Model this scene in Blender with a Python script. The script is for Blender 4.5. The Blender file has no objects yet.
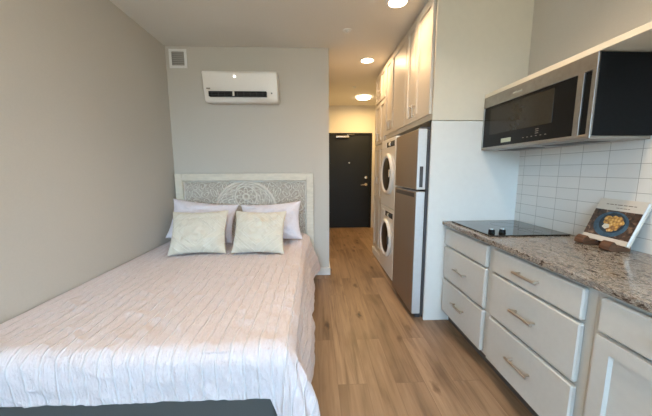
import bpy, bmesh, math, random
from mathutils import Vector, Matrix, noise
PI = math.pi
random.seed(7)
SC = bpy.context.scene
C = SC.collection

# ------------------------------------------------------------------ materials
def new_mat(name):
    m = bpy.data.materials.new(name); m.use_nodes = True
    nt = m.node_tree; nt.nodes.clear()
    out = nt.nodes.new('ShaderNodeOutputMaterial')
    b = nt.nodes.new('ShaderNodeBsdfPrincipled')
    nt.links.new(b.outputs[0], out.inputs[0])
    return m, nt, b
def N(nt, t, **k):
    n = nt.nodes.new(t)
    for a, v in k.items():
        if a in n.inputs: n.inputs[a].default_value = v
        else: setattr(n, a, v)
    return n
def L(nt, a, ao, b, bi): nt.links.new(a.outputs[ao], b.inputs[bi])
def ramp(nt, stops):
    r = nt.nodes.new('ShaderNodeValToRGB')
    e = r.color_ramp.elements
    while len(e) < len(stops): e.new(0.5)
    for x, (p, c) in zip(e, stops):
        x.position = p; x.color = (*c, 1)
    return r
def simple(name, col, rough=.5, metal=0, scale=60, bump=.0, var=.03, coat=0, spec=.5, stretch=(1, 1, 1), dist=.002):
    m, nt, b = new_mat(name)
    tc = N(nt, 'ShaderNodeTexCoord'); mp = N(nt, 'ShaderNodeMapping'); mp.inputs['Scale'].default_value = stretch
    L(nt, tc, 'Object', mp, 0)
    no = N(nt, 'ShaderNodeTexNoise', Scale=scale, Detail=4.0); L(nt, mp, 0, no, 0)
    lo = tuple(max(0, c * (1 - var)) for c in col); hi = tuple(min(1, c * (1 + var)) for c in col)
    r = ramp(nt, [(.3, lo), (.7, hi)]); L(nt, no, 'Fac', r, 0); L(nt, r, 0, b, 'Base Color')
    b.inputs['Roughness'].default_value = rough; b.inputs['Metallic'].default_value = metal
    b.inputs['Coat Weight'].default_value = coat; b.inputs['Specular IOR Level'].default_value = spec
    if bump:
        bp = N(nt, 'ShaderNodeBump', Strength=bump, Distance=dist); L(nt, no, 'Fac', bp, 'Height'); L(nt, bp, 0, b, 'Normal')
    return m
def emit(name, col, s):
    m, nt, b = new_mat(name)
    b.inputs['Base Color'].default_value = (*col, 1)
    b.inputs['Emission Color'].default_value = (*col, 1); b.inputs['Emission Strength'].default_value = s
    return m

M = {}
M['wall'] = simple('greige_wall_paint', (.565, .535, .478), .85, scale=120, bump=.08, var=.015)
M['hall_wall'] = M['wall']
M['ceiling'] = simple('ceiling_paint', (.74, .715, .66), .95, scale=90, bump=.25, var=.02, spec=.2)
M['trim'] = simple('white_trim_paint', (.78, .78, .76), .45, var=.01)
M['cab'] = simple('painted_cabinet', (.55, .52, .465), .42, scale=40, var=.02, bump=.03)
M['cab_base'] = simple('painted_base_cabinet', (.555, .56, .54), .40, scale=40, var=.02, bump=.03)
M['ledge'] = simple('cream_ledge_paint', (.76, .70, .58), .5, var=.01)
M['toe'] = simple('toe_kick_vinyl', (.10, .09, .08), .6)  # shadow of the recess under the cabinets put into the dark colour
M['panel'] = simple('white_panel_laminate', (.67, .68, .66), .5, scale=20, var=.015)
M['steel'] = simple('brushed_steel', (.36, .34, .31), .36, 1.0, scale=30, var=.08, stretch=(20, 1, 1), bump=.03)
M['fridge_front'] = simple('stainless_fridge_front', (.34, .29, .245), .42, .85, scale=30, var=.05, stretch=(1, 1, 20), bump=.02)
M['fridge_side'] = simple('fridge_silver_side', (.60, .62, .63), .45, .3, scale=40, var=.03)
M['dark_grey'] = simple('dark_grey_plastic', (.05, .05, .055), .5, var=.1)
M['black_gloss'] = simple('black_gloss', (.005, .006, .007), .35, var=.2, spec=.12)
M['black_glass'] = simple('black_cooktop_glass', (.010, .012, .012), .08, var=.2, coat=.35)
M['nickel'] = simple('brushed_nickel', (.55, .51, .46), .32, 1.0, scale=80, var=.05)
M['chrome'] = simple('chrome', (.8, .8, .8), .12, 1.0, var=.02)
M['appliance'] = simple('white_enamel', (.80, .79, .76), .28, var=.01, coat=.3)
M['ac_white'] = simple('white_ac_plastic', (.80, .77, .72), .3, var=.01, coat=.2)
M['door'] = simple('black_painted_door', (.010, .012, .014), .5, scale=50, var=.1, bump=.04, spec=.25)
M['door_frame'] = simple('black_door_frame', (.010, .011, .012), .5, var=.1, spec=.25)
M['bed_base'] = simple('grey_upholstery', (.085, .083, .078), .95, scale=500, bump=.4, var=.25, spec=.2)
M['mattress'] = simple('mattress_ticking', (.7, .69, .66), .9, scale=200, bump=.3)
M['dark_wood'] = simple('dark_walnut', (.10, .045, .022), .45, scale=12, var=.4, stretch=(1, 1, 6), bump=.1)
M['head_frame'] = simple('cream_limewashed_wood', (.70, .645, .54), .65, scale=14, var=.07, stretch=(1, 1, 3), bump=.1)
M['book_page'] = simple('white_book_pages', (.8, .8, .78), .7, scale=300, var=.04, stretch=(1, 1, 1))
M['book_cover'] = simple('cream_book_cover', (.62, .58, .52), .35, var=.02)
M['ink'] = simple('grey_print', (.22, .19, .16), .6)
M['glass_dark'] = simple('dark_appliance_glass', (.008, .008, .010), .3, var=.1, spec=.12)
M['mw_glass'] = simple('microwave_door_glass', (.006, .006, .006), .15, var=.2, spec=.18)
M['light'] = emit('lamp_diffuser', (1.0, .80, .56), 14)
M['led'] = emit('status_light', (1, 1, .95), 5)  # glow standing in for a reflection on the air conditioner
M['lcd'] = emit('clock_display', (.30, .33, .26), .35)

def mat_floor():
    m, nt, b = new_mat('oak_plank_floor')
    tc = N(nt, 'ShaderNodeTexCoord')
    mp = N(nt, 'ShaderNodeMapping'); mp.inputs['Rotation'].default_value = (0, 0, PI / 2); mp.inputs['Location'].default_value = (.31, .049, 0)
    L(nt, tc, 'Object', mp, 0)
    br = N(nt, 'ShaderNodeTexBrick', offset=.37, offset_frequency=2, squash=1.0)
    for k, v in {'Scale': 1.0, 'Mortar Size': .0012, 'Mortar Smooth': .2, 'Bias': 0.0, 'Brick Width': 1.22, 'Row Height': .178}.items(): br.inputs[k].default_value = v
    br.inputs['Color1'].default_value = (0, 0, 0, 1); br.inputs['Color2'].default_value = (1, 1, 1, 1); br.inputs['Mortar'].default_value = (.5, .5, .5, 1)
    L(nt, mp, 0, br, 0)
    # grain, shifted on every plank
    mg = N(nt, 'ShaderNodeMapping'); mg.inputs['Scale'].default_value = (15, .8, 1); L(nt, tc, 'Object', mg, 0)
    addv = N(nt, 'ShaderNodeVectorMath', operation='MULTIPLY_ADD'); addv.inputs[1].default_value = (37, 53, 11)
    L(nt, br, 'Color', addv, 0); L(nt, mg, 0, addv, 2)
    gr = N(nt, 'ShaderNodeTexNoise', Scale=1.6, Detail=7.0, Roughness=.62, Distortion=.9); L(nt, addv, 0, gr, 0)
    mg2 = N(nt, 'ShaderNodeMapping'); mg2.inputs['Scale'].default_value = (3.2, .9, 1); L(nt, tc, 'Object', mg2, 0)
    add2 = N(nt, 'ShaderNodeVectorMath', operation='MULTIPLY_ADD'); add2.inputs[1].default_value = (19, 7, 3)
    L(nt, br, 'Color', add2, 0); L(nt, mg2, 0, add2, 2)
    bl = N(nt, 'ShaderNodeTexNoise', Scale=1.7, Detail=3.0, Distortion=.4); L(nt, add2, 0, bl, 0)
    pl = ramp(nt, [(0, (.225, .145, .087)), (.5, (.255, .168, .103)), (1, (.295, .199, .125))]); L(nt, br, 'Color', pl, 0)
    g = ramp(nt, [(.30, (.36, .31, .27)), (.43, (.82, .80, .78)), (.56, (1.04, 1.04, 1.04)), (.75, (1.28, 1.30, 1.32))]); L(nt, gr, 'Fac', g, 0)
    g2 = ramp(nt, [(.32, (.58, .53, .48)), (.5, (1, 1, 1)), (.7, (1.18, 1.18, 1.18))]); L(nt, bl, 'Fac', g2, 0)
    m1 = N(nt, 'ShaderNodeMix', data_type='RGBA', blend_type='MULTIPLY'); m1.inputs[0].default_value = .75
    L(nt, pl, 0, m1, 6); L(nt, g, 0, m1, 7)
    m2 = N(nt, 'ShaderNodeMix', data_type='RGBA', blend_type='MULTIPLY'); m2.inputs[0].default_value = .8
    L(nt, m1, 2, m2, 6); L(nt, g2, 0, m2, 7)
    # knots
    mk = N(nt, 'ShaderNodeMapping'); mk.inputs['Scale'].default_value = (6.5, 2.6, 1); L(nt, tc, 'Object', mk, 0)
    dn = N(nt, 'ShaderNodeTexNoise', Scale=6.0, Detail=2.0); L(nt, mk, 0, dn, 0)
    mv = N(nt, 'ShaderNodeVectorMath', operation='MULTIPLY_ADD'); mv.inputs[1].default_value = (.28, .28, 0); L(nt, dn, 'Color', mv, 0); L(nt, mk, 0, mv, 2)
    vo = N(nt, 'ShaderNodeTexVoronoi', Scale=1.0, Randomness=1.0); L(nt, mv, 0, vo, 0)
    kr = ramp(nt, [(.05, (.05, .03, .018)), (.10, (.40, .32, .25)), (.20, (1, 1, 1))]); L(nt, vo, 'Distance', kr, 0)
    m3 = N(nt, 'ShaderNodeMix', data_type='RGBA', blend_type='MULTIPLY'); m3.inputs[0].default_value = .85
    L(nt, m2, 2, m3, 6); L(nt, kr, 0, m3, 7)
    m4 = N(nt, 'ShaderNodeMix', data_type='RGBA', blend_type='MIX'); m4.inputs[7].default_value = (.10, .06, .035, 1)
    fm = N(nt, 'ShaderNodeMath', operation='MULTIPLY'); fm.inputs[1].default_value = .55; L(nt, br, 'Fac', fm, 0)
    L(nt, fm, 0, m4, 0); L(nt, m3, 2, m4, 6); L(nt, m4, 2, b, 'Base Color')
    b.inputs['Roughness'].default_value = .42
    bp = N(nt, 'ShaderNodeBump', Strength=.12, Distance=.002); L(nt, gr, 'Fac', bp, 'Height'); L(nt, bp, 0, b, 'Normal')
    return m
M['floor'] = mat_floor()

def mat_granite():
    m, nt, b = new_mat('brown_granite')
    tc = N(nt, 'ShaderNodeTexCoord'); mp = N(nt, 'ShaderNodeMapping'); mp.inputs['Scale'].default_value = (1.0, .55, 1); mp.inputs['Rotation'].default_value = (0, 0, .5)
    L(nt, tc, 'Object', mp, 0)
    a = N(nt, 'ShaderNodeTexNoise', Scale=30.0, Detail=8.0, Roughness=.75, Distortion=1.0); L(nt, mp, 0, a, 0)
    r = ramp(nt, [(.34, (.008, .007, .006)), (.42, (.055, .043, .036)), (.46, (.20, .165, .13)), (.50, (.40, .37, .33)), (.55, (.10, .10, .10)), (.60, (.24, .21, .175)), (.68, (.50, .49, .47))])
    L(nt, a, 'Fac', r, 0)
    v = N(nt, 'ShaderNodeTexVoronoi', Scale=120.0); L(nt, mp, 0, v, 0)
    rv = ramp(nt, [(.1, (.35, .33, .31)), (.4, (1, 1, 1))]); L(nt, v, 'Distance', rv, 0)
    mx = N(nt, 'ShaderNodeMix', data_type='RGBA', blend_type='MULTIPLY'); mx.inputs[0].default_value = .7
    L(nt, r, 0, mx, 6); L(nt, rv, 0, mx, 7); L(nt, mx, 2, b, 'Base Color')
    b.inputs['Roughness'].default_value = .16
    return m
M['granite'] = mat_granite()

def mat_tile():
    m, nt, b = new_mat('white_stacked_tile')
    tc = N(nt, 'ShaderNodeTexCoord'); sx = N(nt, 'ShaderNodeSeparateXYZ'); L(nt, tc, 'Object', sx, 0)
    cb = N(nt, 'ShaderNodeCombineXYZ'); L(nt, sx, 1, cb, 0); L(nt, sx, 2, cb, 1)
    mp = N(nt, 'ShaderNodeMapping'); mp.inputs['Location'].default_value = (-1.371 + .16 * 20, -.8725 + .0755 * 20, 0); L(nt, cb, 0, mp, 0)
    br = N(nt, 'ShaderNodeTexBrick', offset=0.0, squash=1.0)
    for k, v in {'Scale': 1.0, 'Mortar Size': .0016, 'Mortar Smooth': .3, 'Bias': 0.0, 'Brick Width': .16, 'Row Height': .0755}.items(): br.inputs[k].default_value = v
    br.inputs['Color1'].default_value = (.74, .74, .72, 1); br.inputs['Color2'].default_value = (.70, .705, .69, 1); br.inputs['Mortar'].default_value = (.36, .36, .35, 1)
    L(nt, mp, 0, br, 0); L(nt, br, 'Color', b, 'Base Color')
    b.inputs['Roughness'].default_value = .22
    bp = N(nt, 'ShaderNodeBump', Strength=.5, Distance=.002, invert=True); L(nt, br, 'Fac', bp, 'Height'); L(nt, bp, 0, b, 'Normal')
    return m
M['tile'] = mat_tile()

def mat_duvet():
    m, nt, b = new_mat('blush_white_tufted_cotton')
    uv = N(nt, 'ShaderNodeUVMap', uv_map='cloth')
    sx = N(nt, 'ShaderNodeSeparateXYZ'); L(nt, uv, 0, sx, 0)
    # tufted lines every 6 cm across, running the length of the bed, in pairs with a fine crinkle between
    def stripes(freq, power, phase=0.0):
        a = N(nt, 'ShaderNodeMath', operation='MULTIPLY_ADD'); a.inputs[1].default_value = freq * 2 * PI; a.inputs[2].default_value = phase
        w = N(nt, 'ShaderNodeTexNoise', Scale=9.0, Detail=2.0); L(nt, uv, 0, w, 0)
        wob = N(nt, 'ShaderNodeMath', operation='MULTIPLY_ADD'); wob.inputs[1].default_value = .02; L(nt, w, 'Fac', wob, 0); L(nt, sx, 0, wob, 2)
        L(nt, wob, 0, a, 0)
        c = N(nt, 'ShaderNodeMath', operation='COSINE'); L(nt, a, 0, c, 0)
        h = N(nt, 'ShaderNodeMath', operation='MULTIPLY_ADD'); h.inputs[1].default_value = .5; h.inputs[2].default_value = .5; L(nt, c, 0, h, 0)
        p = N(nt, 'ShaderNodeMath', operation='POWER'); p.inputs[1].default_value = power; L(nt, h, 0, p, 0)
        return p
    s1 = stripes(1 / .062, 14)
    s2 = stripes(1 / .0155, 2)
    cr = N(nt, 'ShaderNodeTexNoise', Scale=38.0, Detail=5.0, Roughness=.65, Distortion=1.5)
    mp = N(nt, 'ShaderNodeMapping'); mp.inputs['Scale'].default_value = (1.6, .7, 1); L(nt, uv, 0, mp, 0); L(nt, mp, 0, cr, 0)
    a1 = N(nt, 'ShaderNodeMath', operation='MULTIPLY_ADD'); a1.inputs[1].default_value = 1.6; L(nt, s1, 0, a1, 0)
    a2 = N(nt, 'ShaderNodeMath', operation='MULTIPLY_ADD'); a2.inputs[1].default_value = .22; L(nt, s2, 0, a2, 0)
    a3 = N(nt, 'ShaderNodeMath', operation='MULTIPLY'); a3.inputs[1].default_value = 2.3; L(nt, cr, 'Fac', a3, 0)
    L(nt, a3, 0, a2, 2); L(nt, a2, 0, a1, 2)
    bp = N(nt, 'ShaderNodeBump', Strength=.8, Distance=.006); L(nt, a1, 0, bp, 'Height'); L(nt, bp, 0, b, 'Normal')
    r = ramp(nt, [(.3, (.68, .605, .625)), (.7, (.76, .695, .715))]); L(nt, cr, 'Fac', r, 0)
    mx = N(nt, 'ShaderNodeMix', data_type='RGBA', blend_type='MIX'); mx.inputs[7].default_value = (.80, .755, .775, 1)
    L(nt, s1, 0, mx, 0); L(nt, r, 0, mx, 6); L(nt, mx, 2, b, 'Base Color')
    b.inputs['Roughness'].default_value = .95; b.inputs['Sheen Weight'].default_value = .25; b.inputs['Specular IOR Level'].default_value = .2
    return m
M['duvet'] = mat_duvet()
M['pillow_white'] = simple('lilac_white_cotton', (.74, .71, .76), .95, scale=55, bump=.5, var=.03, spec=.2, dist=.006)

def mat_cream():
    m, nt, b = new_mat('cream_tufted_cushion')
    uv = N(nt, 'ShaderNodeUVMap', uv_map='cloth'); sx = N(nt, 'ShaderNodeSeparateXYZ'); L(nt, uv, 0, sx, 0)
    ax = N(nt, 'ShaderNodeMath', operation='ABSOLUTE'); L(nt, sx, 0, ax, 0)
    ay = N(nt, 'ShaderNodeMath', operation='ABSOLUTE'); L(nt, sx, 1, ay, 0)
    s = N(nt, 'ShaderNodeMath', operation='ADD'); L(nt, ax, 0, s, 0); L(nt, ay, 0, s, 1)
    # raised diamond bands at |x|+|y| = .62, .78, 1.1
    last = None
    for c0, w in ((.60, .03), (.74, .045), (1.05, .04), (1.2, .03), (1.5, .05)):
        d = N(nt, 'ShaderNodeMath', operation='SUBTRACT'); d.inputs[1].default_value = c0; L(nt, s, 0, d, 0)
        q = N(nt, 'ShaderNodeMath', operation='ABSOLUTE'); L(nt, d, 0, q, 0)
        k = N(nt, 'ShaderNodeMapRange'); k.inputs['From Min'].default_value = w; k.inputs['From Max'].default_value = 0; L(nt, q, 0, k, 0)
        if last is None: last = k
        else:
            t = N(nt, 'ShaderNodeMath', operation='ADD'); L(nt, last, 0, t, 0); L(nt, k, 0, t, 1); last = t
    no = N(nt, 'ShaderNodeTexNoise', Scale=30.0, Detail=4.0); L(nt, uv, 0, no, 0)
    t = N(nt, 'ShaderNodeMath', operation='MULTIPLY'); L(nt, last, 0, t, 0); L(nt, no, 'Fac', t, 1)
    t2 = N(nt, 'ShaderNodeMath', operation='MULTIPLY_ADD'); t2.inputs[1].default_value = .5; L(nt, no, 'Fac', t2, 0); L(nt, t, 0, t2, 2)
    bp = N(nt, 'ShaderNodeBump', Strength=.8, Distance=.009); L(nt, t2, 0, bp, 'Height'); L(nt, bp, 0, b, 'Normal')
    mx = N(nt, 'ShaderNodeMix', data_type='RGBA', blend_type='MIX'); mx.inputs[6].default_value = (.69, .65, .55, 1); mx.inputs[7].default_value = (.80, .77, .69, 1)
    L(nt, t, 0, mx, 0); L(nt, mx, 2, b, 'Base Color'); b.inputs['Roughness'].default_value = .95; b.inputs['Specular IOR Level'].default_value = .2
    return m
M['cream'] = mat_cream()

def mat_carved():
    m, nt, b = new_mat('limewashed_carving')
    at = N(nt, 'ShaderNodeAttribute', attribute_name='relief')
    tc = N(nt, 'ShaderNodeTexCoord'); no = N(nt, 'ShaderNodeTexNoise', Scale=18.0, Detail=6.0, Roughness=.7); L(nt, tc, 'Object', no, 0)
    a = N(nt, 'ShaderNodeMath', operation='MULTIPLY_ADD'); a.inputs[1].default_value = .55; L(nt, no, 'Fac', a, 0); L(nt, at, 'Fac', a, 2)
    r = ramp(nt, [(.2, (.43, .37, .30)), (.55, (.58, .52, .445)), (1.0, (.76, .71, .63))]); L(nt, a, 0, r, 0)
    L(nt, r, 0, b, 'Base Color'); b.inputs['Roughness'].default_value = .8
    return m
M['carved'] = mat_carved()

def mat_dish(kind):
    # the printed food photograph on the book's cover, all procedural
    m, nt, b = new_mat('printed_' + kind)
    tc = N(nt, 'ShaderNodeTexCoord')
    if kind == 'table':
        no = N(nt, 'ShaderNodeTexNoise', Scale=38.0, Detail=5.0, Distortion=1.0); L(nt, tc, 'Object', no, 0)
        r = ramp(nt, [(.38, (.018, .010, .008)), (.58, (.085, .045, .028)), (.72, (.26, .17, .11))])
    elif kind == 'food':
        no = N(nt, 'ShaderNodeTexVoronoi', Scale=62.0); L(nt, tc, 'Object', no, 0)
        r = ramp(nt, [(.05, (.80, .62, .30)), (.4, (.62, .34, .08)), (.75, (.20, .09, .03))])
        L(nt, no, 'Distance', r, 0)
    if kind == 'table': L(nt, no, 'Fac', r, 0)
    L(nt, r, 0, b, 'Base Color'); b.inputs['Roughness'].default_value = .4
    return m
M['print_table'] = mat_dish('table'); M['print_food'] = mat_dish('food')
M['print_bowl'] = simple('printed_blue_bowl', (.035, .09, .15), .4, scale=40, var=.4)
M['print_bowl_dark'] = simple('printed_bowl_inside', (.012, .025, .04), .4, scale=40, var=.3)
M['print_rice'] = simple('printed_rice', (.68, .66, .58), .5, scale=300, var=.2)

# ------------------------------------------------------------------ building
ROOTLOC = {}
def put(o, label=None, cat=None, group=None, kind=None):
    if label: o['label'] = label
    if cat: o['category'] = cat
    if group: o['group'] = group
    if kind: o['kind'] = kind
    return o
def thing(name, loc, label, cat, group=None):
    o = bpy.data.objects.new(name, None); C.objects.link(o); o.location = loc; o.empty_display_size = .1
    ROOTLOC[o.name] = Vector(loc)
    return put(o, label, cat, group)
def base(o):
    while o.parent: o = o.parent
    return ROOTLOC[o.name]
class MB:
    def __init__(s): s.bm = bmesh.new()
    def _merge(s, b, mat=None):
        if mat is not None: bmesh.ops.transform(b, matrix=mat, verts=b.verts)
        me = bpy.data.meshes.new('tmp'); b.to_mesh(me); b.free(); s.bm.from_mesh(me); bpy.data.meshes.remove(me)
    def box(s, x0, x1, y0, y1, z0, z1, bev=0, seg=2, mat=None):
        b = bmesh.new(); bmesh.ops.create_cube(b, size=1)
        for v in b.verts: v.co = Vector(((x0 + x1) / 2 + v.co.x * (x1 - x0), (y0 + y1) / 2 + v.co.y * (y1 - y0), (z0 + z1) / 2 + v.co.z * (z1 - z0)))
        if bev: bmesh.ops.bevel(b, geom=b.edges[:], offset=bev, segments=seg, profile=.5, affect='EDGES')
        s._merge(b, mat); return s
    def cyl(s, p, q, r, r2=None, seg=20, bev=0):
        p = Vector(p); q = Vector(q); d = q - p
        b = bmesh.new(); bmesh.ops.create_cone(b, cap_ends=True, segments=seg, radius1=r, radius2=r if r2 is None else r2, depth=d.length)
        if bev:
            es = [e for e in b.edges if all(abs(abs(v.co.z) - d.length / 2) < 1e-6 for v in e.verts)]
            bmesh.ops.bevel(b, geom=es, offset=bev, segments=2, profile=.5, affect='EDGES')
        s._merge(b, Matrix.Translation((p + q) / 2) @ d.to_track_quat('Z', 'Y').to_matrix().to_4x4()); return s
    def lathe(s, prof, o, axis, seg=48, closed=False):
        # prof: (radius, height along axis)
        o = Vector(o); q = Vector(axis).to_track_quat('Z', 'Y')
        b = bmesh.new(); rings = []
        for r, h in prof:
            rings.append([b.verts.new(o + q @ Vector((r * math.cos(2 * PI * k / seg), r * math.sin(2 * PI * k / seg), h))) for k in range(seg)])
        for i in range(len(rings) - 1 + (1 if closed else 0)):
            A, B = rings[i], rings[(i + 1) % len(rings)]
            for k in range(seg): b.faces.new((A[k], A[(k + 1) % seg], B[(k + 1) % seg], B[k]))
        if not closed:
            b.faces.new(rings[0][::-1]); b.faces.new(rings[-1])
        bmesh.ops.recalc_face_normals(b, faces=b.faces)
        s._merge(b); return s
    def prism(s, pts, axis, a, c, bev=0):
        # pts: 2-D outline; axis 'x','y','z' extrude from a to c
        def P(u, v, w): return {'x': (w, u, v), 'y': (u, w, v), 'z': (u, v, w)}[axis]
        b = bmesh.new()
        A = [b.verts.new(P(u, v, a)) for u, v in pts]; B = [b.verts.new(P(u, v, c)) for u, v in pts]
        n = len(pts); b.faces.new(A); b.faces.new(B[::-1])
        for i in range(n): b.faces.new((A[i], B[i], B[(i + 1) % n], A[(i + 1) % n]))
        bmesh.ops.recalc_face_normals(b, faces=b.faces)
        if bev: bmesh.ops.bevel(b, geom=[e for e in b.edges], offset=bev, segments=2, profile=.5, affect='EDGES')
        s._merge(b); return s
    def build(s, name, mat, parent=None, smooth=False, loc=None):
        me = bpy.data.meshes.new(name)
        if parent is not None: off = base(parent)
        elif loc is not None: off = Vector(loc)
        else:
            xs = [v.co for v in s.bm.verts]
            off = Vector(((min(v.x for v in xs) + max(v.x for v in xs)) / 2, (min(v.y for v in xs) + max(v.y for v in xs)) / 2, min(v.z for v in xs)))
        bmesh.ops.translate(s.bm, verts=s.bm.verts, vec=-off)
        s.bm.to_mesh(me); s.bm.free()
        me.materials.append(mat)
        if smooth:
            for p in me.polygons: p.use_smooth = True
        o = bpy.data.objects.new(name, me); C.objects.link(o)
        if parent is not None: o.parent = parent
        else: o.location = off; ROOTLOC[o.name] = off.copy()
        return o
def box(name, mat, parent, *a, **k): return MB().box(*a, **k).build(name, mat, parent)
def struct(name, mat, mb, loc=(0, 0, 0)): return put(mb.build(name, mat, None, loc=loc), kind='structure')

# ------------------------------------------------------------------ measures
XL, XP, XW, XR = -1.637, .168, 1.672, 1.75
YP, YD, YB = 3.335, 6.14, -2.4
ZC = 2.656
XC = .909            # face of the tall cabinet doors
YS = 2.228           # near face of the tall end panel

# ------------------------------------------------------------------ setting
struct('floor', M['floor'], MB().box(XL - .1, XR + .1, YB - .1, YD + .1, -.1, 0))
struct('ceiling', M['ceiling'], MB().box(XL - .1, XR + .1, YB - .1, YD + .1, ZC, ZC + .1))
struct('wall_left', M['wall'], MB().box(XL - .1, XL, YB - .1, YP + .15, 0, ZC))
struct('wall_partition', M['wall'], MB().box(XL, XP, YP, YP + .13, 0, ZC))
struct('wall_hall_left', M['wall'], MB().box(XP - .13, XP, YP + .13, YD, 0, ZC))
struct('wall_right', M['wall'], MB().box(XW, XW + .18, YB - .1, YD + .1, 0, ZC))
fw = MB(); fw.box(XP - .13, XW, YD, YD + .12, 2.09, ZC); fw.box(XP - .13, .235, YD, YD + .12, 0, 2.09); fw.box(1.25, XW, YD, YD + .12, 0, 2.09)
struct('wall_back', M['wall'], fw)
# hallway beside the pantry
# wall behind the camera with its big window
WX0, WX1, WZ0, WZ1 = -1.45, 1.45, .75, 2.50
bw = MB(); bw.box(XL, WX0, YB - .1, YB, 0, ZC); bw.box(WX1, XW, YB - .1, YB, 0, ZC); bw.box(WX0, WX1, YB - .1, YB, 0, WZ0); bw.box(WX0, WX1, YB - .1, YB, WZ1, ZC)
struct('wall_front', M['wall'], bw)
wf = MB()
for x in (WX0, -.03, WX1 - .06): wf.box(x, x + .06, YB - .08, YB - .02, WZ0, WZ1)
for z in (WZ0, WZ1 - .06): wf.box(WX0, WX1, YB - .08, YB - .02, z, z + .06)
win = put(wf.build('window_1', M['trim'], None, loc=(0, YB - .05, WZ0)), kind='structure')
def mat_glass():
    m = bpy.data.materials.new('window_glass'); m.use_nodes = True; nt = m.node_tree; nt.nodes.clear()
    out = N(nt, 'ShaderNodeOutputMaterial'); t = N(nt, 'ShaderNodeBsdfTransparent'); g = N(nt, 'ShaderNodeBsdfGlossy', Roughness=.02); mx = N(nt, 'ShaderNodeMixShader'); mx.inputs[0].default_value = .06
    L(nt, t, 0, mx, 1); L(nt, g, 0, mx, 2); L(nt, mx, 0, out, 0); return m
M['pane'] = mat_glass()
MB().box(WX0 + .05, WX1 - .05, YB - .053, YB - .047, WZ0 + .05, WZ1 - .05).build('pane', M['pane'], win)
# baseboards
bb = MB(); bb.box(XL, XP, YP - .014, YP, 0, .095, bev=.003); bb.box(XP, XP + .014, YP - .014, YD, 0, .095, bev=.003)
struct('baseboard_partition', M['trim'], bb)
struct('baseboard_left', M['trim'], MB().box(XL, XL + .014, YB, YP - .014, 0, .095, bev=.003))
# backsplash and the ledge above the microwave
struct('trim_1', M['tile'], MB().box(XW - .008, XW, -.7, YS, .878, 1.845), loc=(0, 0, 0))
struct('trim_2', M['ledge'], MB().box(1.340, XW - .001, -.7, YS, 1.8495, 1.879, bev=.002))

# entry door
dr = put(box('door_1', M['door'], None, .27, 1.205, YD + .02, YD + .065, .002, 2.055, bev=.002), kind='structure')
df = MB(); df.box(.235, .27, YD - .01, YD + .11, 0, 2.09, bev=.002); df.box(1.207, 1.25, YD - .01, YD + .11, 0, 2.09, bev=.002); df.box(.27, 1.207, YD - .01, YD + .11, 2.057, 2.09, bev=.002); df.box(.27, 1.207, YD + .066, YD + .11, 0, 2.09)
df.build('door_frame', M['door_frame'], dr)
MB().box(.46, .74, YD - .035, YD + .018, 1.985, 2.03, bev=.006).build('door_closer', M['chrome'], dr)
arm = MB(); arm.box(.70, .72, YD - .03, YD - .01, 2.03, 2.05); arm.box(.70, .86, YD - .028, YD - .012, 2.045, 2.053); arm.build('closer_arm', M['chrome'], dr)
MB().cyl((.755, YD + .02, 1.45), (.755, YD + .006, 1.45), .014, bev=.003).build('peephole', M['chrome'], dr)
MB().cyl((1.125, YD + .02, 1.13), (1.125, YD - .004, 1.13), .031, bev=.004).cyl((1.125, YD - .004, 1.13), (1.125, YD - .022, 1.13), .016).build('deadbolt', M['chrome'], dr)
h = MB(); h.cyl((1.125, YD + .02, .975), (1.125, YD, .975), .032, bev=.004).cyl((1.125, YD, .975), (1.125, YD - .045, .975), .012).cyl((1.135, YD - .045, .975), (1.005, YD - .045, .965), .011, .008)
h.build('door_handle', M['chrome'], dr, smooth=False)

# ------------------------------------------------------------------ cabinetry helpers (all faces look towards -X)
def shaker(mb, x, y0, y1, z0, z1, t=.02, w=.055, rec=.013, ch=.006, rails=()):
    """framed cabinet front: face at x, thickness t behind it, recessed centre panels between rails"""
    b = bmesh.new()
    zs = [z0] + [v for r in rails for v in (r - w / 2, r + w / 2)] + [z1]
    # openings
    ops = []
    lo = z0 + w
    for r in rails: ops.append((lo, r - w / 2)); lo = r + w / 2
    ops.append((lo, z1 - w))
    mb.box(x, x + t, y0, y0 + w, z0, z1); mb.box(x, x + t, y1 - w, y1, z0, z1)
    mb.box(x, x + t, y0 + w, y1 - w, z0, z0 + w); mb.box(x, x + t, y0 + w, y1 - w, z1 - w, z1)
    for r in rails: mb.box(x, x + t, y0 + w, y1 - w, r - w / 2, r + w / 2)
    for a, c in ops:
        o = [(y0 + w, a), (y1 - w, a), (y1 - w, c), (y0 + w, c)]
        i = [(y0 + w + ch, a + ch), (y1 - w - ch, a + ch), (y1 - w - ch, c - ch), (y0 + w + ch, c - ch)]
        O = [b.verts.new((x + .0005, p, q)) for p, q in o]; I = [b.verts.new((x + rec, p, q)) for p, q in i]
        for k in range(4): b.faces.new((O[k], O[(k + 1) % 4], I[(k + 1) % 4], I[k]))
        b.faces.new(I)
    bmesh.ops.recalc_face_normals(b, faces=b.faces)
    for f in b.faces:
        if f.normal.x > 0: f.normal_flip()
    mb._merge(b)
    return mb
def bar_pull(x, c, ln, vertical, parent, name='handle'):
    """bar handle standing off a face at x; c=(y,z) centre"""
    mb = MB(); y, z = c; h = ln / 2; q = h * .78
    if vertical:
        mb.cyl((x - .030, y, z - h), (x - .030, y, z + h), .0072, bev=.0015)
        for s in (-q, q): mb.cyl((x, y, z + s), (x - .030, y, z + s), .006)
    else:
        mb.cyl((x - .030, y - h, z), (x - .030, y + h, z), .0072, bev=.0015)
        for s in (-q, q): mb.cyl((x, y + s, z), (x - .030, y + s, z), .006)
    return mb.build(name, M['nickel'], parent, smooth=False)

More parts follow.
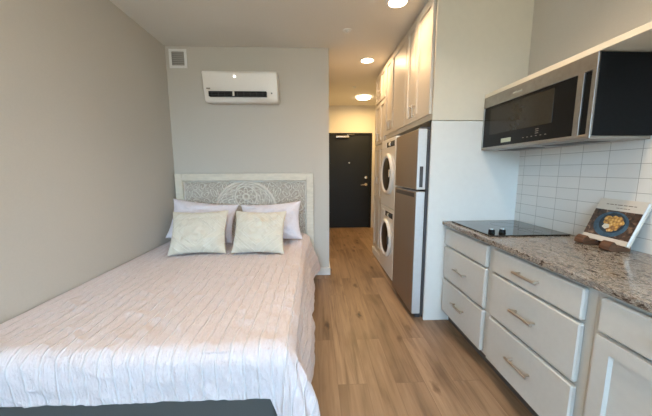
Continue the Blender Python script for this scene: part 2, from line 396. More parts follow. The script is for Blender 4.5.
# --- tall end panel (two stacked sheets) beside the fridge
t = thing('end_panel', (1.3, YS, 0), 'tall white end panel with a horizontal seam, standing between the fridge and the countertop', 'panel')
box('lower_sheet', M['panel'], t, .930, XW - .001, YS, YS + .022, .0, 1.681, bev=.0015)
M['panel_beige'] = simple('beige_panel_paint', (.64, .60, .50), .5, scale=20, var=.015)
box('upper_sheet', M['panel_beige'], t, .930, XW - .001, YS, YS + .022, 1.685, ZC - .002, bev=.0015)

# --- cabinet above the fridge
def wall_cabinet(y0, y1, z0, z1, doors, label, cat='cabinet'):
    t = thing('wall_cabinet', ((XC + XW) / 2, (y0 + y1) / 2, z0), label, cat, 'cream cabinets over the fridge and laundry')
    b = MB(); b.box(XC + .021, XW - .002, y0, y1, z0, z1)
    b.build('body', M['cab'], t)
    for (a, c, side) in doors:
        d = shaker(MB(), XC, a, c, z0 + .045, z1 - .035).build('door', M['cab'], t)
        hy = c - .035 if side == 'far' else a + .035
        bar_pull(XC, (hy, z0 + .045 + .085), .11, True, d)
    return t
wall_cabinet(2.252, 2.868, 1.693, ZC - .004, [(2.256, 2.612, 'far'), (2.618, 2.864, 'near')], 'cream two-door cabinet over the fridge, its bar pulls side by side')
wall_cabinet(2.871, 3.688, 1.693, ZC - .004, [(2.878, 3.400, 'far'), (3.406, 3.684, 'near')], 'cream two-door cabinet over the stacked washer and dryer')

# --- pantry beyond the laundry
py0, py1 = 3.692, 4.262
t = thing('pantry_cabinet', ((XC + XW) / 2, (py0 + py1) / 2, 0), 'full-height cream pantry cabinet at the far end of the run, by the entry door', 'cabinet')
b = MB(); b.box(XC + .021, XW - .002, py0, py1, .10, ZC - .004); b.box(XC + .02, XW - .002, py0, py1, 0, .10)
b.build('body', M['cab'], t)
pm = (py0 + py1) / 2
for z0, z1, rl in ((.13, 1.635, (.89,)), (1.655, 2.215, ()), (2.235, 2.62, ())):
    for a, c, s in ((py0 + .004, pm - .002, 1), (pm + .002, py1 - .004, -1)):
        d = shaker(MB(), XC, a, c, z0, z1, rails=rl).build('door', M['cab'], t)
        hy = c - .03 if s == 1 else a + .03
        hz = 1.15 if rl else z0 + .09
        bar_pull(XC, (hy, hz), .11, True, d)
MB().box(XC - .012, XC + .019, py0 + .01, py1 + .012, 0, .10, bev=.004).build('plinth', M['trim'], t)

# ------------------------------------------------------------------ fridge
FX = .833
t = thing('refrigerator', (1.2, 2.56, 0), 'stainless top-freezer refrigerator with brown-tinted front beside the white end panel', 'refrigerator')
box('body', M['dark_grey'], t, .912, 1.62, 2.262, 2.868, .03, 1.615, bev=.004)
def fdoor(name, z0, z1):
    mb = MB(); mb.box(FX + .002, FX + .075, 2.257, 2.868, z0, z1, bev=.006)
    d = mb.build(name, M['fridge_side'], t)
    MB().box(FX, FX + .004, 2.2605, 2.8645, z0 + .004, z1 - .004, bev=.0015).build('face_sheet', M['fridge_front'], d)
    return d
fd = fdoor('freezer_door', 1.135, 1.625); ld = fdoor('fridge_door', .045, 1.118)
box('grip_recess', M['dark_grey'], fd, .855, .884, 2.2555, 2.262, 1.155, 1.325, bev=.001)
box('grip_recess', M['dark_grey'], ld, FX - .0008, FX + .012, 2.30, 2.82, 1.068, 1.104, bev=.001)
box('top_hinge', M['dark_grey'], t, .85, .93, 2.27, 2.31, 1.626, 1.642, bev=.003)
box('kick_grille', M['dark_grey'], t, .87, .915, 2.275, 2.86, .004, .042)
for x in (.95, 1.55):
    for y in (2.30, 2.83): MB().cyl((x, y, 0), (x, y, .032), .018).build('foot', M['dark_grey'], t)

# ------------------------------------------------------------------ stacked laundry
def laundry(name, z0, z1, zc, r, label, cat, pz):
    y0, y1 = 3.045, 3.675; X = .880; yc = 3.335
    t = thing(name, (1.2, yc, z0), label, cat)
    box('body', M['appliance'], t, X, 1.50, y0, y1, z0 + (.015 if z0 < .1 else 0), z1, bev=.012, seg=3)
    d = MB().lathe([(r - .048, -.004), (r, -.004), (r, .02), (r - .010, .034), (r - .026, .038), (r - .048, .026)], (X, yc, zc), (-1, 0, 0), closed=True).build('door', M['appliance'], t, smooth=True)
    MB().lathe([(r - .049, 0), (r - .050, .020), (r - .09, .030), (.02, .032)], (X, yc, zc), (-1, 0, 0)).build('door_glass', M['glass_dark'], d, smooth=True)
    box('door_handle', M['chrome'] if z0 > .5 else M['dark_grey'], d, X - .052, X - .036, yc - r * .98, yc - r * .80, zc - .03, zc + .06, bev=.005)
    p = box('control_panel', M['black_gloss'], t, X - .004, X + .004, y0 + .05, y0 + .36, pz - .030, pz + .030, bev=.002)
    MB().cyl((X - .004, y0 + .20, pz), (X - .024, y0 + .20, pz), .024, bev=.003, seg=32).build('dial', M['chrome'], p)
    box('detergent_drawer', M['appliance'], t, X - .006, X + .004, y1 - .22, y1 - .03, pz - .035, pz + .035, bev=.004)
    if z0 < .1:
        for x in (.93, 1.45):
            for y in (3.10, 3.62): MB().cyl((x, y, 0), (x, y, .018), .02).build('foot', M['dark_grey'], t)
    return t
laundry('washing_machine', 0, .848, .47, .235, 'white front-loading washing machine on the floor under the dryer', 'washing machine', .765)
laundry('clothes_dryer', .850, 1.665, 1.245, .245, 'white front-loading dryer stacked on top of the washing machine', 'dryer', 1.592)

# ------------------------------------------------------------------ base cabinets
FXB = 1.066; CT0, CT1 = .848, .878
def base_cab(y0, y1, label, rows, door=None):
    t = thing('base_cabinet', ((FXB + XW) / 2, (y0 + y1) / 2, 0), label, 'cabinet', 'grey-white base cabinets under the granite')
    b = MB(); b.box(FXB + .027, XW - .010, y0, y1, .105, CT0 - .001)
    b.build('body', M['cab_base'], t)
    box('toe_kick', M['toe'], t, FXB + .085, XW - .010, y0, y1, 0, .106)
    for z0, z1, hz in rows:
        d = MB().box(FXB, FXB + .026, y0 + .032, y1 - .032, z0, z1, bev=.006, seg=1).build('drawer', M['cab_base'], t)
        if hz: bar_pull(FXB, ((y0 + y1) / 2, hz), .155, False, d)
    if door:
        d = shaker(MB(), FXB, y0 + .032, y1 - .032, .118, .677, t=.026, w=.054).build('door', M['cab_base'], t)
        bar_pull(FXB, (y0 + .032 + .032, .58), .155, True, d)
    return t
base_cab(1.6075, 2.226, 'base cabinet under the cooktop, with a plain top front and two handled drawers', [(.69, .825, 0), (.415, .677, .545), (.118, .397, .272)])
base_cab(.977, 1.6065, 'three-drawer base cabinet between the cooktop cabinet and the one with a door', [(.69, .825, .760), (.415, .677, .548), (.118, .397, .268)])
base_cab(.36, .976, 'base cabinet with one drawer over a framed door, nearest in the run', [(.69, .825, .76)], door=True)
base_cab(-.70, .359, 'wide base cabinet beyond the right edge of the view', [(.69, .825, .76)], door=True)
t = MB().box(1.052, XW - .009, -.70, YS - .001, CT0, CT1, bev=.004).build('countertop', M['granite'])
put(t, 'brown and grey speckled granite countertop over the base cabinets', 'countertop')

# cooktop
t = thing('cooktop', (1.37, 1.91, CT1), 'black glass two-burner cooktop set in the granite beside the end panel', 'cooktop')
box('glass_top', M['black_glass'], t, 1.100, 1.622, 1.665, 2.165, CT1 + .0005, CT1 + .009, bev=.002)
M['ring_grey'] = simple('burner_ring_print', (.10, .10, .105), .2)
for (x, y, r) in ((1.42, 2.0, .09), (1.46, 1.80, .07)):
    MB().lathe([(r - .002, 0), (r, 0), (r, .0005), (r - .002, .0005)], (x, y, CT1 + .0089), (0, 0, 1), closed=True).build('burner_ring', M['ring_grey'], t)
for x, y in ((1.158, 1.745), (1.228, 1.742)):
    k = MB().cyl((x, y, CT1 + .009), (x, y, CT1 + .030), .021, .018, seg=28, bev=.003).build('control_knob', M['black_gloss'], t)
    MB().cyl((x, y, CT1 + .030), (x, y, CT1 + .034), .013, seg=24, bev=.001).build('knob_cap', M['chrome'], k)

# ------------------------------------------------------------------ microwave
mx, my0, my1, mz0, mz1 = 1.334, 1.335, 2.222, 1.449, 1.848
t = thing('microwave', (1.5, 1.78, mz0), 'stainless and black over-range microwave mounted above the cooktop', 'microwave')
box('body', M['black_gloss'], t, mx + .0135, XW - .009, my0 + .001, my1 - .002, mz0 + .012, mz1 - .002, bev=.004)
fr = MB()
fr.box(mx, mx + .013, my0, my1, mz0 + .075 + .245, mz1, bev=.004)            # top band
fr.box(mx, mx + .013, my0, my1, mz0, mz0 + .020, bev=.004)                    # bottom band
fr.box(mx, mx + .013, my1 - .010, my1, mz0 + .018, mz1 - .076, bev=.002)
fr.box(mx, mx + .013, my0, my0 + .022, mz0 + .018, mz1 - .076, bev=.002)
fr.box(mx, mx + .013, my0 + .062, my0 + .096, mz0 + .018, mz1 - .076, bev=.002)
door = fr.build('door', M['steel'], t)
box('door_glass', M['mw_glass'], door, mx + .006, mx + .013, my0 + .094, my1 - .008, mz0 + .019, mz1 - .077)
M['mw_window'] = simple('smoked_window', (.024, .020, .013), .12, var=.1, spec=.35)
box('window', M['mw_window'], door, mx + .0045, mx + .008, my0 + .235, my1 - .085, mz0 + .110, mz1 - .098, bev=.001)
box('handle_recess', M['black_gloss'], door, mx + .009, mx + .013, my0 + .020, my0 + .064, mz0 + .019, mz1 - .077)
box('clock_display', M['lcd'], door, mx + .0045, mx + .007, 1.895, 1.995, mz0 + .040, mz0 + .068)
for k in range(6): MB().box(mx + .0052, mx + .007, 1.60 + k * .035, 1.612 + k * .035, mz0 + .050, mz0 + .054).build('keypad_mark', M['ink'], door)
for k in range(3): MB().box(mx + .0052, mx + .007, 1.66, 1.685, mz0 + .066 + k * .012, mz0 + .069 + k * .012).build('keypad_mark', M['ink'], door)
lg = MB()
for k in range(7): lg.box(mx - .0006, mx + .001, 1.82 + k * .012, 1.829 + k * .012, mz0 + .352, mz0 + .360 + (.004 if k in (0, 4) else 0))
lg.build('nameplate', M['chrome'], door)
un = MB(); un.box(mx + .015, XW - .012, my0 + .008, my1 - .004, mz0 - .004, mz0 + .013, bev=.002)
un.build('underside', M['steel'], t)
for a in (my0 + .10, my0 + .52):
    box('grease_filter', M['dark_grey'], t, mx + .10, mx + .22, a, a + .30, mz0 - .006, mz0 - .003)

# ------------------------------------------------------------------ cookbook on its stand
O = Vector((1.562, 1.534, .911)); psi = -1.604; lam = .376
Wv = Vector((math.cos(psi), math.sin(psi), 0)); Nb = Vector((-math.sin(psi), math.cos(psi), 0))
Uv = Nb * math.sin(lam) + Vector((0, 0, 1)) * math.cos(lam); Nf = Wv.cross(Uv) * 1.0
if Nf.x > 0: Nf = -Nf
# local frame: a along the width, b up the cover, c out of the cover
FR = Matrix((( *Wv, 0), (*Uv, 0), (*Nf, 0), (0, 0, 0, 1))).transposed(); FR = Matrix.Translation(O) @ FR
def bk(mb, a0, a1, b0, b1, c0, c1, bev=0): return mb.box(a0, a1, b0, b1, c0, c1, bev=bev, mat=FR)
t = thing('cookbook', (1.57, 1.41, CT1 + .03), 'square cookbook with a bowl of food on its cover, propped up on the granite', 'book')
bk(MB(), .004, .236, .004, .236, -.020, -.003).build('pages', M['book_page'], t)
cv = MB(); bk(cv, 0, .24, 0, .24, -.003, 0); bk(cv, 0, .24, 0, .24, -.0235, -.0205); bk(cv, 0, .003, 0, .24, -.0235, 0)
cov = cv.build('cover', M['book_cover'], t)
pp = MB(); bk(pp, .0, .24, .026, .176, 0, .0006).build('cover_picture', M['print_table'], cov)
def disc(name, mat, ca, cb, ra, rb, c, par, seg=36, th=.0004, wob=0):
    mb = MB(); pts = []
    for k in range(seg):
        w = 1 + wob * math.sin(5 * 2 * PI * k / seg + ca * 90)
        pts.append((ca + ra * w * math.cos(2 * PI * k / seg), cb + rb * w * math.sin(2 * PI * k / seg)))
    mb.prism(pts, 'z', c, c + th); bmesh.ops.transform(mb.bm, matrix=FR, verts=mb.bm.verts)
    return mb.build(name, mat, par)
disc('bowl_print', M['print_bowl'], .118, .099, .088, .072, .0006, cov)
disc('bowl_inside_print', M['print_bowl_dark'], .123, .106, .066, .056, .0010, cov)
for i, (a, b_, r) in enumerate([(.105, .112, .020), (.130, .122, .022), (.155, .112, .020), (.120, .095, .022), (.146, .090, .019), (.095, .128, .014), (.128, .075, .016), (.150, .130, .014)]):
    disc('food_print', M['print_food'], a, b_, r * 1.35, r * 1.15, .0014 + .0001 * i, cov, seg=20, wob=.08)
disc('rice_print', M['print_rice'], .102, .084, .018, .014, .0026, cov, seg=20, wob=.1)
ti = MB(); a = .045
for w_ in (.014, .020, .010, .026, .018, .022, .012): bk(ti, a, a + w_, .207, .2115, 0, .0005); a += w_ + .005
a = .105
for w_ in (.016, .012, .018, .010): bk(ti, a, a + w_, .190, .1935, 0, .0005); a += w_ + .004
ti.build('title_print', M['ink'], cov)
t = thing('book_stand', (1.58, 1.41, CT1), 'dark brown carved wooden stand holding the cookbook on the countertop', 'stand')
bk(MB(), .045, .195, .0, .17, -.040, -.0245, bev=.003).build('back_board', M['dark_wood'], t)
for a in (.020, .165):
    mb = MB()
    pts = [(-.052, -.031), (.050, -.031), (.062, -.022), (.060, -.004), (.050, .012), (.036, .020), (.026, .010), (.018, -.003), (-.026, -.003), (-.052, .01)]
    # profile in (out-of-wall, up) plane, pressed along the width
    P0 = O + Wv * a; hx = Vector((-Nb.x, -Nb.y, 0))
    bm2 = bmesh.new(); A = []; B = []
    for (u, v) in pts:
        q = P0 + hx * u + Vector((0, 0, v - .0015)); A.append(bm2.verts.new(q)); B.append(bm2.verts.new(q + Wv * .055))
    bm2.faces.new(A); bm2.faces.new(B[::-1])
    for k in range(len(pts)): bm2.faces.new((A[k], B[k], B[(k + 1) % len(pts)], A[(k + 1) % len(pts)]))
    bmesh.ops.recalc_face_normals(bm2, faces=bm2.faces)
    bmesh.ops.bevel(bm2, geom=bm2.edges[:], offset=.002, segments=2, profile=.5, affect='EDGES')
    mb._merge(bm2); mb.build('foot', M['dark_wood'], t)

# ------------------------------------------------------------------ air conditioner
ax0, ax1, az0, az1, ay = -1.185, -.395, 2.035, 2.343, YP - .205
t = thing('air_conditioner', ((ax0 + ax1) / 2, YP - .1, az0), 'white wall-mounted split air conditioner above the headboard', 'air conditioner')
prof = []
def rc(cy, cz, r, a0, a1, n=6): return [(cy + r * math.cos(math.radians(a0 + (a1 - a0) * k / n)), cz + r * math.sin(math.radians(a0 + (a1 - a0) * k / n))) for k in range(n + 1)]
prof = [(YP, az0 + .01), (YP, az1)] + rc(ay + .03, az1 - .03, .03, 90, 180) + rc(ay + .10, az0 + .05, .05, 180, 262, 8)
mb = MB(); mb.prism(prof, 'x', ax0, ax1)
bmesh.ops.bevel(mb.bm, geom=[e for e in mb.bm.edges if abs(e.verts[0].co.x - e.verts[1].co.x) < 1e-5], offset=.012, segments=3, profile=.5, affect='EDGES')
mb.build('housing', M['ac_white'], t)
box('air_outlet', M['black_gloss'], t, ax0 + .065, ax1 - .115, ay - .0015, ay + .05, az0 + .048, az0 + .098, bev=.002)
for k in range(2):
    MB().box(ax0 + .068, ax1 - .118, ay - .004, ay - .001, az0 + .058 + k * .019, az0 + .062 + k * .019).build('louvre', M['dark_grey'], t)
for k in range(9):
    x = ax0 + .10 + k * .067; MB().box(x, x + .003, ay - .003, ay - .0005, az0 + .050, az0 + .096).build('vane', M['dark_grey'], t)
MB().box(ax0 + .318, ax0 + .338, ay - .008, ay - .001, az0 + .048, az0 + .098, bev=.003).build('louvre_clip', M['ac_white'], t)
MB().box(ax0 + .045, ax0 + .085, ay - .0012, ay + .001, az0 + .120, az0 + .131).build('badge', M['ink'], t)
MB().cyl((ax1 - .060, ay + .001, az0 + .078), (ax1 - .060, ay - .002, az0 + .078), .008).build('sensor', M['dark_grey'], t)
MB().cyl((ax0 + .345, ay + .001, az0 + .248), (ax0 + .345, ay - .0015, az0 + .248), .008).build('indicator_light', M['led'], t)  # reflected highlight on the glossy housing, made as a small glowing disc

# square vent
t = thing('wall_vent', (-1.495, YP, 2.44), 'small square white louvred vent grille in the upper left corner of the bed wall', 'vent')
vf = MB(); x0, x1, z0, z1 = -1.597, -1.405, 2.425, 2.625
for a in ((x0, x1, z0, z0 + .028), (x0, x1, z1 - .028, z1), (x0, x0 + .028, z0 + .026, z1 - .026), (x1 - .028, x1, z0 + .026, z1 - .026)): vf.box(a[0], a[1], YP - .012, YP, a[2], a[3], bev=.003)
vf.build('frame', M['trim'], t)
box('cavity', M['dark_grey'], t, x0 + .027, x1 - .027, YP - .003, YP - .0005, z0 + .027, z1 - .027)
M['vent_slat'] = simple('vent_slat_paint', (.42, .40, .36), .5)
for k in range(7):
    z = z0 + .036 + k * .0205
    MB().box(-.067, .067, -.001, .001, -.008, .008, mat=Matrix.Translation((-1.501, YP - .008, z)) @ Matrix.Rotation(.7, 4, 'X')).build('slat', M['vent_slat'], t)

# light switch on the hallway side of the partition
t = thing('light_switch', (XP, 3.61, 1.02), 'white light switch plate on the hallway side of the bed partition', 'switch')
box('plate', M['trim'], t, XP, XP + .007, 3.57, 3.65, 1.015, 1.155, bev=.002)
box('rocker', M['trim'], t, XP + .006, XP + .014, 3.595, 3.625, 1.05, 1.12, bev=.002)

# ------------------------------------------------------------------ ceiling lights and sprinklers
LP = [(.685, 2.44, 'flush round ceiling light nearest the camera, above the fridge'), (.665, 3.66, 'middle of the three round ceiling lights, over the hallway'), (.925, 5.42, 'farthest round ceiling light, near the entry door')]
for x, y, lab in LP:
    t = thing('ceiling_light', (x, y, ZC), lab, 'light', 'round ceiling lights along the hallway')
    MB().lathe([(.074, 0), (.092, 0), (.092, -.006), (.074, -.010)], (x, y, ZC), (0, 0, 1), closed=True).build('trim_ring', M['trim'], t, smooth=False)
    if y > 5: MB().lathe([(.125, -.006), (.125, -.028), (.10, -.036), (.01, -.038)], (x, y, ZC), (0, 0, 1)).build('diffuser', M['light'], t, smooth=False)
    else: MB().lathe([(.0745, -.0005), (.0745, -.008), (.03, -.010), (.01, -.010)], (x, y, ZC), (0, 0, 1)).build('diffuser', M['light'], t, smooth=False)
for x, y, lab in ((.327, 2.92, 'small round sprinkler cover in the ceiling nearest the bed'), (.666, 4.80, 'small round sprinkler cover in the hallway ceiling near the entry door')):
    t = MB().cyl((x, y, ZC), (x, y, ZC - .006), .042, bev=.002).cyl((x, y, ZC - .006), (x, y, ZC - .022), .011).cyl((x, y, ZC - .020), (x, y, ZC - .024), .020).build('sprinkler_head', M['trim'])
    put(t, lab, 'sprinkler', 'ceiling sprinklers')

# ------------------------------------------------------------------ bed
BX0, BX1 = -1.615, -.135      # mattress sides
BY0, BY1 = 1.195, 3.245
ZT = .515
t = thing('bed', ((BX0 + BX1) / 2, (BY0 + BY1) / 2, 0), 'queen bed with dark grey upholstered base and carved whitewashed headboard, against the left wall', 'bed')
bed = t
box('base', M['bed_base'], t, BX0, -.200, BY0 - .005, BY1 - .02, .035, .275, bev=.012, seg=3)
for x in (BX0 + .08, -.28):
    for y in (BY0 + .08, 3.1): MB().cyl((x, y, 0), (x, y, .04), .025).build('leg', M['dark_grey'], t)
box('mattress', M['mattress'], t, BX0 + .005, -.185, BY0 + .025, BY1 - .01, .278, ZT - .035, bev=.05, seg=4)
hb = MB(); hx0, hx1, hz = -1.606, -.020, 1.262; hy0, hy1 = 3.262, 3.318; w = .082
hb.box(hx0, hx0 + w, hy0, hy1, 0, hz, bev=.004); hb.box(hx1 - w, hx1, hy0, hy1, 0, hz, bev=.004)
hb.box(hx0 + w - .001, hx1 - w + .001, hy0, hy1, hz - w, hz, bev=.004); hb.box(hx0 + w - .001, hx1 - w + .001, hy0, hy1, .30, .38, bev=.004)
hb.box(hx0 + w, hx1 - w, hy0 + .040, hy1 - .004, .36, hz - w)
head = hb.build('headboard', M['head_frame'], t)
# carved panel
def relief(X, Z):
    cx, cz = (hx0 + hx1) / 2, .82
    x, z = X - cx, Z - cz
    ax = abs(x)
    r = math.hypot(x, z); th = math.atan2(z, x)
    g = lambda d, w: math.exp(-(d / w) ** 2)
    h = 0.0
    if r < .365:
        h += .9 * g(r - .35, .012) + .45 * g(r - .318, .006)
        # inner rosette
        r2 = math.hypot(x, z - .17); t2 = math.atan2(z - .17, x)
        if r2 < .135:
            h += .8 * g(r2 - .125, .008) + .8 * g(r2 - .035, .012)
            pet = abs(math.cos(4 * t2)); h += .8 * g(r2 - .045 - .06 * pet, .009) + .3 * g(r2 - .07, .006)
        else:
            # overlapping leaves fanning out below the arch
            n = 11; fr = (th * n / PI) % 1 - .5
            for rr, k in ((.30, 1), (.24, -1), (.18, 1)):
                f2 = ((th * n / PI) + (.5 if k < 0 else 0)) % 1 - .5
                h += .55 * g(r - rr + .30 * f2 * f2 * .6, .007) * (1 if abs(f2) < .46 else .3)
            h += .35 * abs(math.sin(r * 95 + 6 * math.cos(3 * th)))
    else:
        # scrolling leaves mirrored left and right
        s = 9.0; nx = noise.noise(Vector((ax * s, z * s, 1.3))); nz = noise.noise(Vector((ax * s, z * s, 8.1)))
        u, v = ax + .055 * nx, z + .055 * nz
        cell = .084; iu, iv = math.floor(u / cell), math.floor(v / cell)
        fu, fv = u / cell - iu - .5, v / cell - iv - .5
        rr = math.hypot(fu, fv); tt = math.atan2(fv, fu) * (1 if (iu + iv) % 2 else -1)
        h += .85 * max(0, math.sin(rr * 17 - tt)) ** 2 * (1 if rr < .5 else .5)
        h += .4 * max(0, math.cos(5 * tt + rr * 20)) * g(rr - .42, .12)
        h *= .75 + .5 * noise.noise(Vector((ax * 30, z * 30, 3)))
    return max(0, min(1, h))
px0, px1, pz0, pz1 = hx0 + w - .002, hx1 - w + .002, .50, hz - w + .002
NX, NZ = 300, 140
vs = []; rl = []
for j in range(NZ + 1):
    for i in range(NX + 1):
        X = px0 + (px1 - px0) * i / NX; Z = pz0 + (pz1 - pz0) * j / NZ; h = relief(X, Z)
        # inner bead moulding
        e = min(X - px0, px1 - X, pz1 - Z)
        if e < .022: h = .9 if .006 < e < .016 else .1
        rl.append(h); vs.append(Vector((X, hy0 + .036 - .020 * h, Z)) - base(t))
fs = [(j * (NX + 1) + i, j * (NX + 1) + i + 1, (j + 1) * (NX + 1) + i + 1, (j + 1) * (NX + 1) + i) for j in range(NZ) for i in range(NX)]
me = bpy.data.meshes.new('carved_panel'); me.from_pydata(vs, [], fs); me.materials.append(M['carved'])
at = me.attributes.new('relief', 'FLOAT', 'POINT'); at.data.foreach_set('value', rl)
for p in me.polygons: p.use_smooth = True
o = bpy.data.objects.new('carved_panel', me); C.objects.link(o); o.parent = head

# --- duvet: one cloth, draped over the foot and the open side
def smooth(a, b, x):
    q = max(0, min(1, (x - a) / (b - a))); return q * q * (3 - 2 * q)
UX0, UX1 = BX0 - .010, -.165        # cloth starts at the wall; fold line of the open side
VY1, VY0 = 3.235, 1.205             # head end; fold line of the foot
SIDE, FOOT = .385, .275
R = .065
nu_top, nu_side, nv_top, nv_foot = 190, 70, 250, 52
us = [UX0 + (UX1 - UX0) * i / nu_top for i in range(nu_top + 1)] + [UX1 + SIDE * i / nu_side for i in range(1, nu_side + 1)]
vsq = [VY1 - (VY1 - VY0) * j / nv_top for j in range(nv_top + 1)] + [VY0 - FOOT * j / nv_foot for j in range(1, nv_foot + 1)]
def fold(d, r=R):
    """distance over an edge -> (outward, down) along a rounded fold"""
    q = r * PI / 2
    if d <= 0: return 0, 0
    if d < q: a = d / r; return r * math.sin(a), r * (1 - math.cos(a))
    return r, r + (d - q)
V = []; UV = []
off = Vector(((BX0 + BX1) / 2, (BY0 + BY1) / 2, ZT - .3))
for v in vsq:
    for u in us:
        a = max(0, u - UX1); b_ = max(0, VY0 - v)
        x, y = min(u, UX1), max(v, VY0)
        d = math.hypot(a, b_)
        z = ZT
        if d > 0:
            th = math.atan2(b_, a)              # 0 = over the side, 90 deg = over the foot
            corner = math.sin(2 * th)           # strongest on the diagonal
            out, dn = fold(d)
            cx_ = smooth(-.05, .01, u - UX1) * smooth(.06, FOOT, b_)
            dn += cx_ * .16
            # skirt: gentle flare and pleats
            k = smooth(.03, .30, d)
            if th < PI / 4 + .001 and b_ == 0: along = v
            else: along = VY0 - .25 * th
            flare_side = (.20 + .10 * smooth(2.7, 3.2, v)) * d * k
            flare_foot = .02 * d * k
            fl = flare_side * math.cos(th) ** 2 + flare_foot * math.sin(th) ** 2 + .085 * corner * k
            pl = math.sin(along * 8.5 + 2.4 * noise.noise(Vector((along * 3, 0, 4)))) * .45 + noise.noise(Vector((along * 11, u * 2, 2))) * .28
            sidew = math.cos(th) ** 2 + .3 * corner
            fl += k * (.024 * pl * sidew + .016 * corner * math.sin(th * 16))
            if sidew < .4: fl += k * .006 * noise.noise(Vector((u * 14, 3, 1)))
            # bulge of the quilted fill just below the fold
            fl += .012 * math.sin(min(1, d / .25) * PI) * math.sin(th) ** 2
            x += (out + fl) * math.cos(th); y -= (out + fl) * math.sin(th); z -= dn
            z += .02 * corner * k
        # crumples: long soft ridges along the bed, diagonal creases, fine puckers
        damp = smooth(0, .12, u - UX0) * .8 + .2
        n1 = noise.noise(Vector((u * 5.0, v * 1.9, 0))); n2 = noise.noise(Vector((u * 15 + v * 6, v * 7 - u * 5, 5)))
        n3 = noise.noise(Vector((u * 34, v * 17, 9))); 
        cr = (1 - abs(noise.noise(Vector((u * 7 + v * 4.5, v * 5.5 - u * 2, 2))))) ** 5
        w2 = (.010 * n1 + .0055 * n2 + .0050 * n3 + .0065 * (cr - .3)) * damp
        nz = 1 if d < .05 else .35
        z += w2 * nz + .004 * nz
        if d >= .05:
            th = math.atan2(b_, a); x += w2 * .55 * math.cos(th); y -= w2 * 1.1 * math.sin(th)
        # the cloth bunches up beside the pillow on the open side
        bun = smooth(2.70, 3.05, v) * smooth(-.16, .0, u - UX1) * (1 - smooth(.10, .36, u - UX1))
        z += .045 * bun; x += .030 * smooth(2.70, 3.05, v) * smooth(.02, .12, u - UX1)
        z = max(z, .012)
        x = max(x, XL + .012)
        V.append(Vector((x, y, z)) - off); UV.append((u, v))
nu = len(us); nv = len(vsq)
F = [(j * nu + i, (j + 1) * nu + i, (j + 1) * nu + i + 1, j * nu + i + 1) for j in range(nv - 1) for i in range(nu - 1)]
me = bpy.data.meshes.new('duvet'); me.from_pydata(V, [], F); me.materials.append(M['duvet'])
uvl = me.uv_layers.new(name='cloth')
for lp in me.loops: uvl.data[lp.index].uv = UV[lp.vertex_index]
for p in me.polygons: p.use_smooth = True
o = bpy.data.objects.new('duvet', me); C.objects.link(o); o.location = off
md = o.modifiers.new('thick', 'SOLIDIFY'); md.thickness = .008; md.offset = -1
put(o, 'blush-white crinkled duvet with fine tufted stripes, spread over the bed', 'duvet')

# --- pillows
def pillow(name, mat, W, Hh, T, loc, lean, yaw, roll, label, group, seed, ear=.12, wr=.02, n=56):
    V = []; UV = []; idx = {}
    def pt(s, t_, side):
        # outline: concave edges, pointed corners
        ex = 1 - ear * (1 - t_ * t_) * .9; ey = 1 - ear * (1 - s * s) * .9
        x = s * W / 2 * ex; y = t_ * Hh / 2 * ey
        q = max(0, (1 - s ** 4) * (1 - t_ ** 4)) ** .55
        q *= (1 - .25 * (s * s + t_ * t_) / 2)
        p3 = Vector((s * 3 + seed, t_ * 3, side * .7))
        z = side * (T / 2 * q) + q * wr * noise.noise(p3 * 1.3) + q * wr * .6 * (1 - abs(noise.noise(p3 * 2.6))) ** 3 * side
        # slump: fuller near the lower edge
        z += side * T * .07 * q * (-t_)
        return Vector((x, y, z))
    for side in (1, -1):
        for j in range(n + 1):
            for i in range(n + 1):
                s = math.sin((i / n - .5) * PI); t_ = math.sin((j / n - .5) * PI)
                V.append(pt(s, t_, side)); UV.append((s, t_))
    F = []; K = (n + 1) ** 2
    for j in range(n):
        for i in range(n):
            a = j * (n + 1) + i; b = a + 1; c = a + n + 2; d = a + n + 1
            F.append((a, b, c, d)); F.append((K + d, K + c, K + b, K + a))
    R3 = Matrix.Rotation(yaw, 4, 'Z') @ Matrix.Rotation(PI / 2 - lean, 4, 'X') @ Matrix.Rotation(roll, 4, 'Z')
    V = [R3 @ p for p in V]
    zmin = min(p.z for p in V)
    V = [p - Vector((0, 0, zmin)) for p in V]
    me = bpy.data.meshes.new(name); me.from_pydata(V, [], F); me.materials.append(mat)
    uvl = me.uv_layers.new(name='cloth')
    for lp in me.loops: uvl.data[lp.index].uv = UV[lp.vertex_index]
    bm = bmesh.new(); bm.from_mesh(me); bmesh.ops.remove_doubles(bm, verts=bm.verts, dist=1e-4); bm.to_mesh(me); bm.free()
    for p in me.polygons: p.use_smooth = True
    o = bpy.data.objects.new(name, me); C.objects.link(o); o.location = loc
    return put(o, label, 'pillow' if 'white' in label.split()[0:2] or 'bed' in name else 'cushion', group)
zp = ZT + .012
pillow('bed_pillow', M['pillow_white'], .70, .43, .17, (-1.20, 2.97, zp), .34, .04, -.11, 'white bed pillow behind the left cream cushion, leaning on the headboard', 'white bed pillows', 1.3)
pillow('bed_pillow', M['pillow_white'], .66, .42, .17, (-.475, 2.98, zp), .30, -.04, .06, 'white bed pillow behind the right cream cushion, nearest the open side of the bed', 'white bed pillows', 7.9)
pillow('throw_cushion', M['cream'], .525, .425, .15, (-1.10, 2.615, zp), .46, .05, .015, 'left cream cushion with a stitched diamond pattern, nearer the grey wall', 'cream diamond cushions', 4.2, ear=.10)
pillow('throw_cushion', M['cream'], .50, .42, .15, (-.535, 2.615, zp), .46, -.04, -.01, 'right cream cushion with a stitched diamond pattern, nearer the hallway', 'cream diamond cushions', 11.6, ear=.10)

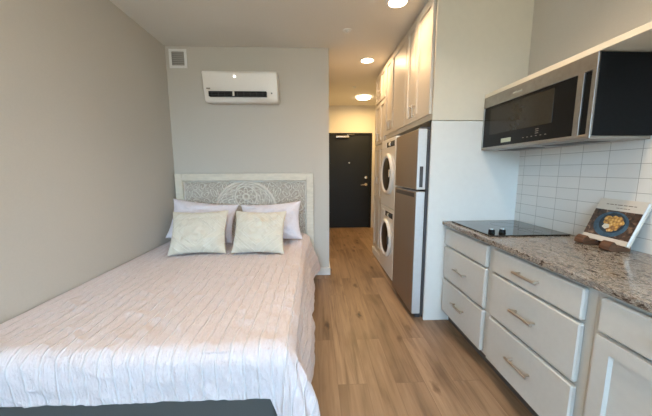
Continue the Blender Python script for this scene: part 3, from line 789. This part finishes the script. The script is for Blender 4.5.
# ------------------------------------------------------------------ light
w = bpy.data.worlds.new('sky'); SC.world = w; w.use_nodes = True
nt = w.node_tree; bg = nt.nodes['Background']; bg.inputs[1].default_value = 1.0
tcw = N(nt, 'ShaderNodeTexCoord'); sxw = N(nt, 'ShaderNodeSeparateXYZ'); L(nt, tcw, 'Generated', sxw, 0)
mr = N(nt, 'ShaderNodeMapRange'); mr.inputs['From Min'].default_value = -.06; mr.inputs['From Max'].default_value = .10; L(nt, sxw, 2, mr, 0)
mw = N(nt, 'ShaderNodeMix', data_type='RGBA'); mw.inputs[6].default_value = (4.6, 4.6, 4.0, 1); mw.inputs[7].default_value = (5.7, 9.9, 13.9, 1)
L(nt, mr, 0, mw, 0); L(nt, mw, 2, bg, 0)
pl = bpy.data.lights.new('window_portal', 'AREA'); pl.shape = 'RECTANGLE'; pl.size = WX1 - WX0; pl.size_y = WZ1 - WZ0; pl.cycles.is_portal = True
po = bpy.data.objects.new('window_portal', pl); C.objects.link(po); po.location = ((WX0 + WX1) / 2, YB - .12, (WZ0 + WZ1) / 2); po.rotation_euler = (PI / 2, 0, PI)
pos = [(x, y) for x, y, _ in LP] + [(.70, 1.15), (-.75, .35), (-.75, -1.2)]  # the positions after LP are unseen lamps, added to brighten the room
for (x, y), e in zip(pos, (6.5, 8, 24, 9, 13, 10)):
    ld_ = bpy.data.lights.new('lamp', 'AREA'); ld_.shape = 'DISK'; ld_.size = .15; ld_.energy = e; ld_.color = (1.0, .66, .27) if y > 5 else ((1.0, .64, .34) if y > 2 else (1.0, .76, .52)); ld_.spread = 2.4 if 0 < y < 3 and x > 0 else PI
    lo = bpy.data.objects.new('lamp', ld_); C.objects.link(lo); lo.location = (x, y, ZC - (.045 if y > 5 else .012))
for (x, y), lab in zip(pos[3:], ('round ceiling light over the kitchen floor, beyond the top edge of the view', 'round ceiling light over the foot of the bed', 'round ceiling light by the window behind the viewer')):
    t = thing('ceiling_light', (x, y, ZC), lab, 'light', 'round ceiling lights of the main room')
    MB().lathe([(.074, 0), (.092, 0), (.092, -.006), (.074, -.010)], (x, y, ZC), (0, 0, 1), closed=True).build('trim_ring', M['trim'], t)
    MB().lathe([(.0745, -.0005), (.0745, -.008), (.03, -.010), (.01, -.010)], (x, y, ZC), (0, 0, 1)).build('diffuser', M['light'], t)

# ------------------------------------------------------------------ camera
f, tt, yw, rr = 277.8, .1363, -.039, -.0041
cyw, syw, ct, st, cr, sr = math.cos(yw), math.sin(yw), math.cos(tt), math.sin(tt), math.cos(rr), math.sin(rr)
r0 = Vector((cyw, syw, 0)); fh = Vector((-syw, cyw, 0)); fwd = fh * ct - Vector((0, 0, st)); up = fh * st + Vector((0, 0, ct))
rt = r0 * cr + up * sr; up2 = up * cr - r0 * sr
cam = bpy.data.cameras.new('camera'); co = bpy.data.objects.new('camera', cam); C.objects.link(co)
Rm = Matrix((rt, up2, -fwd)).transposed().to_4x4(); co.matrix_world = Matrix.Translation((0, 0, 1.3)) @ Rm
cam.sensor_fit = 'HORIZONTAL'; cam.sensor_width = 36; cam.lens = 36 * f / 652; cam.clip_start = .02
SC.camera = co
SC.view_settings.view_transform = 'Standard'; SC.view_settings.look = 'None'; SC.view_settings.gamma = 1; SC.view_settings.use_curve_mapping = False
SC.view_settings.exposure = 0.27
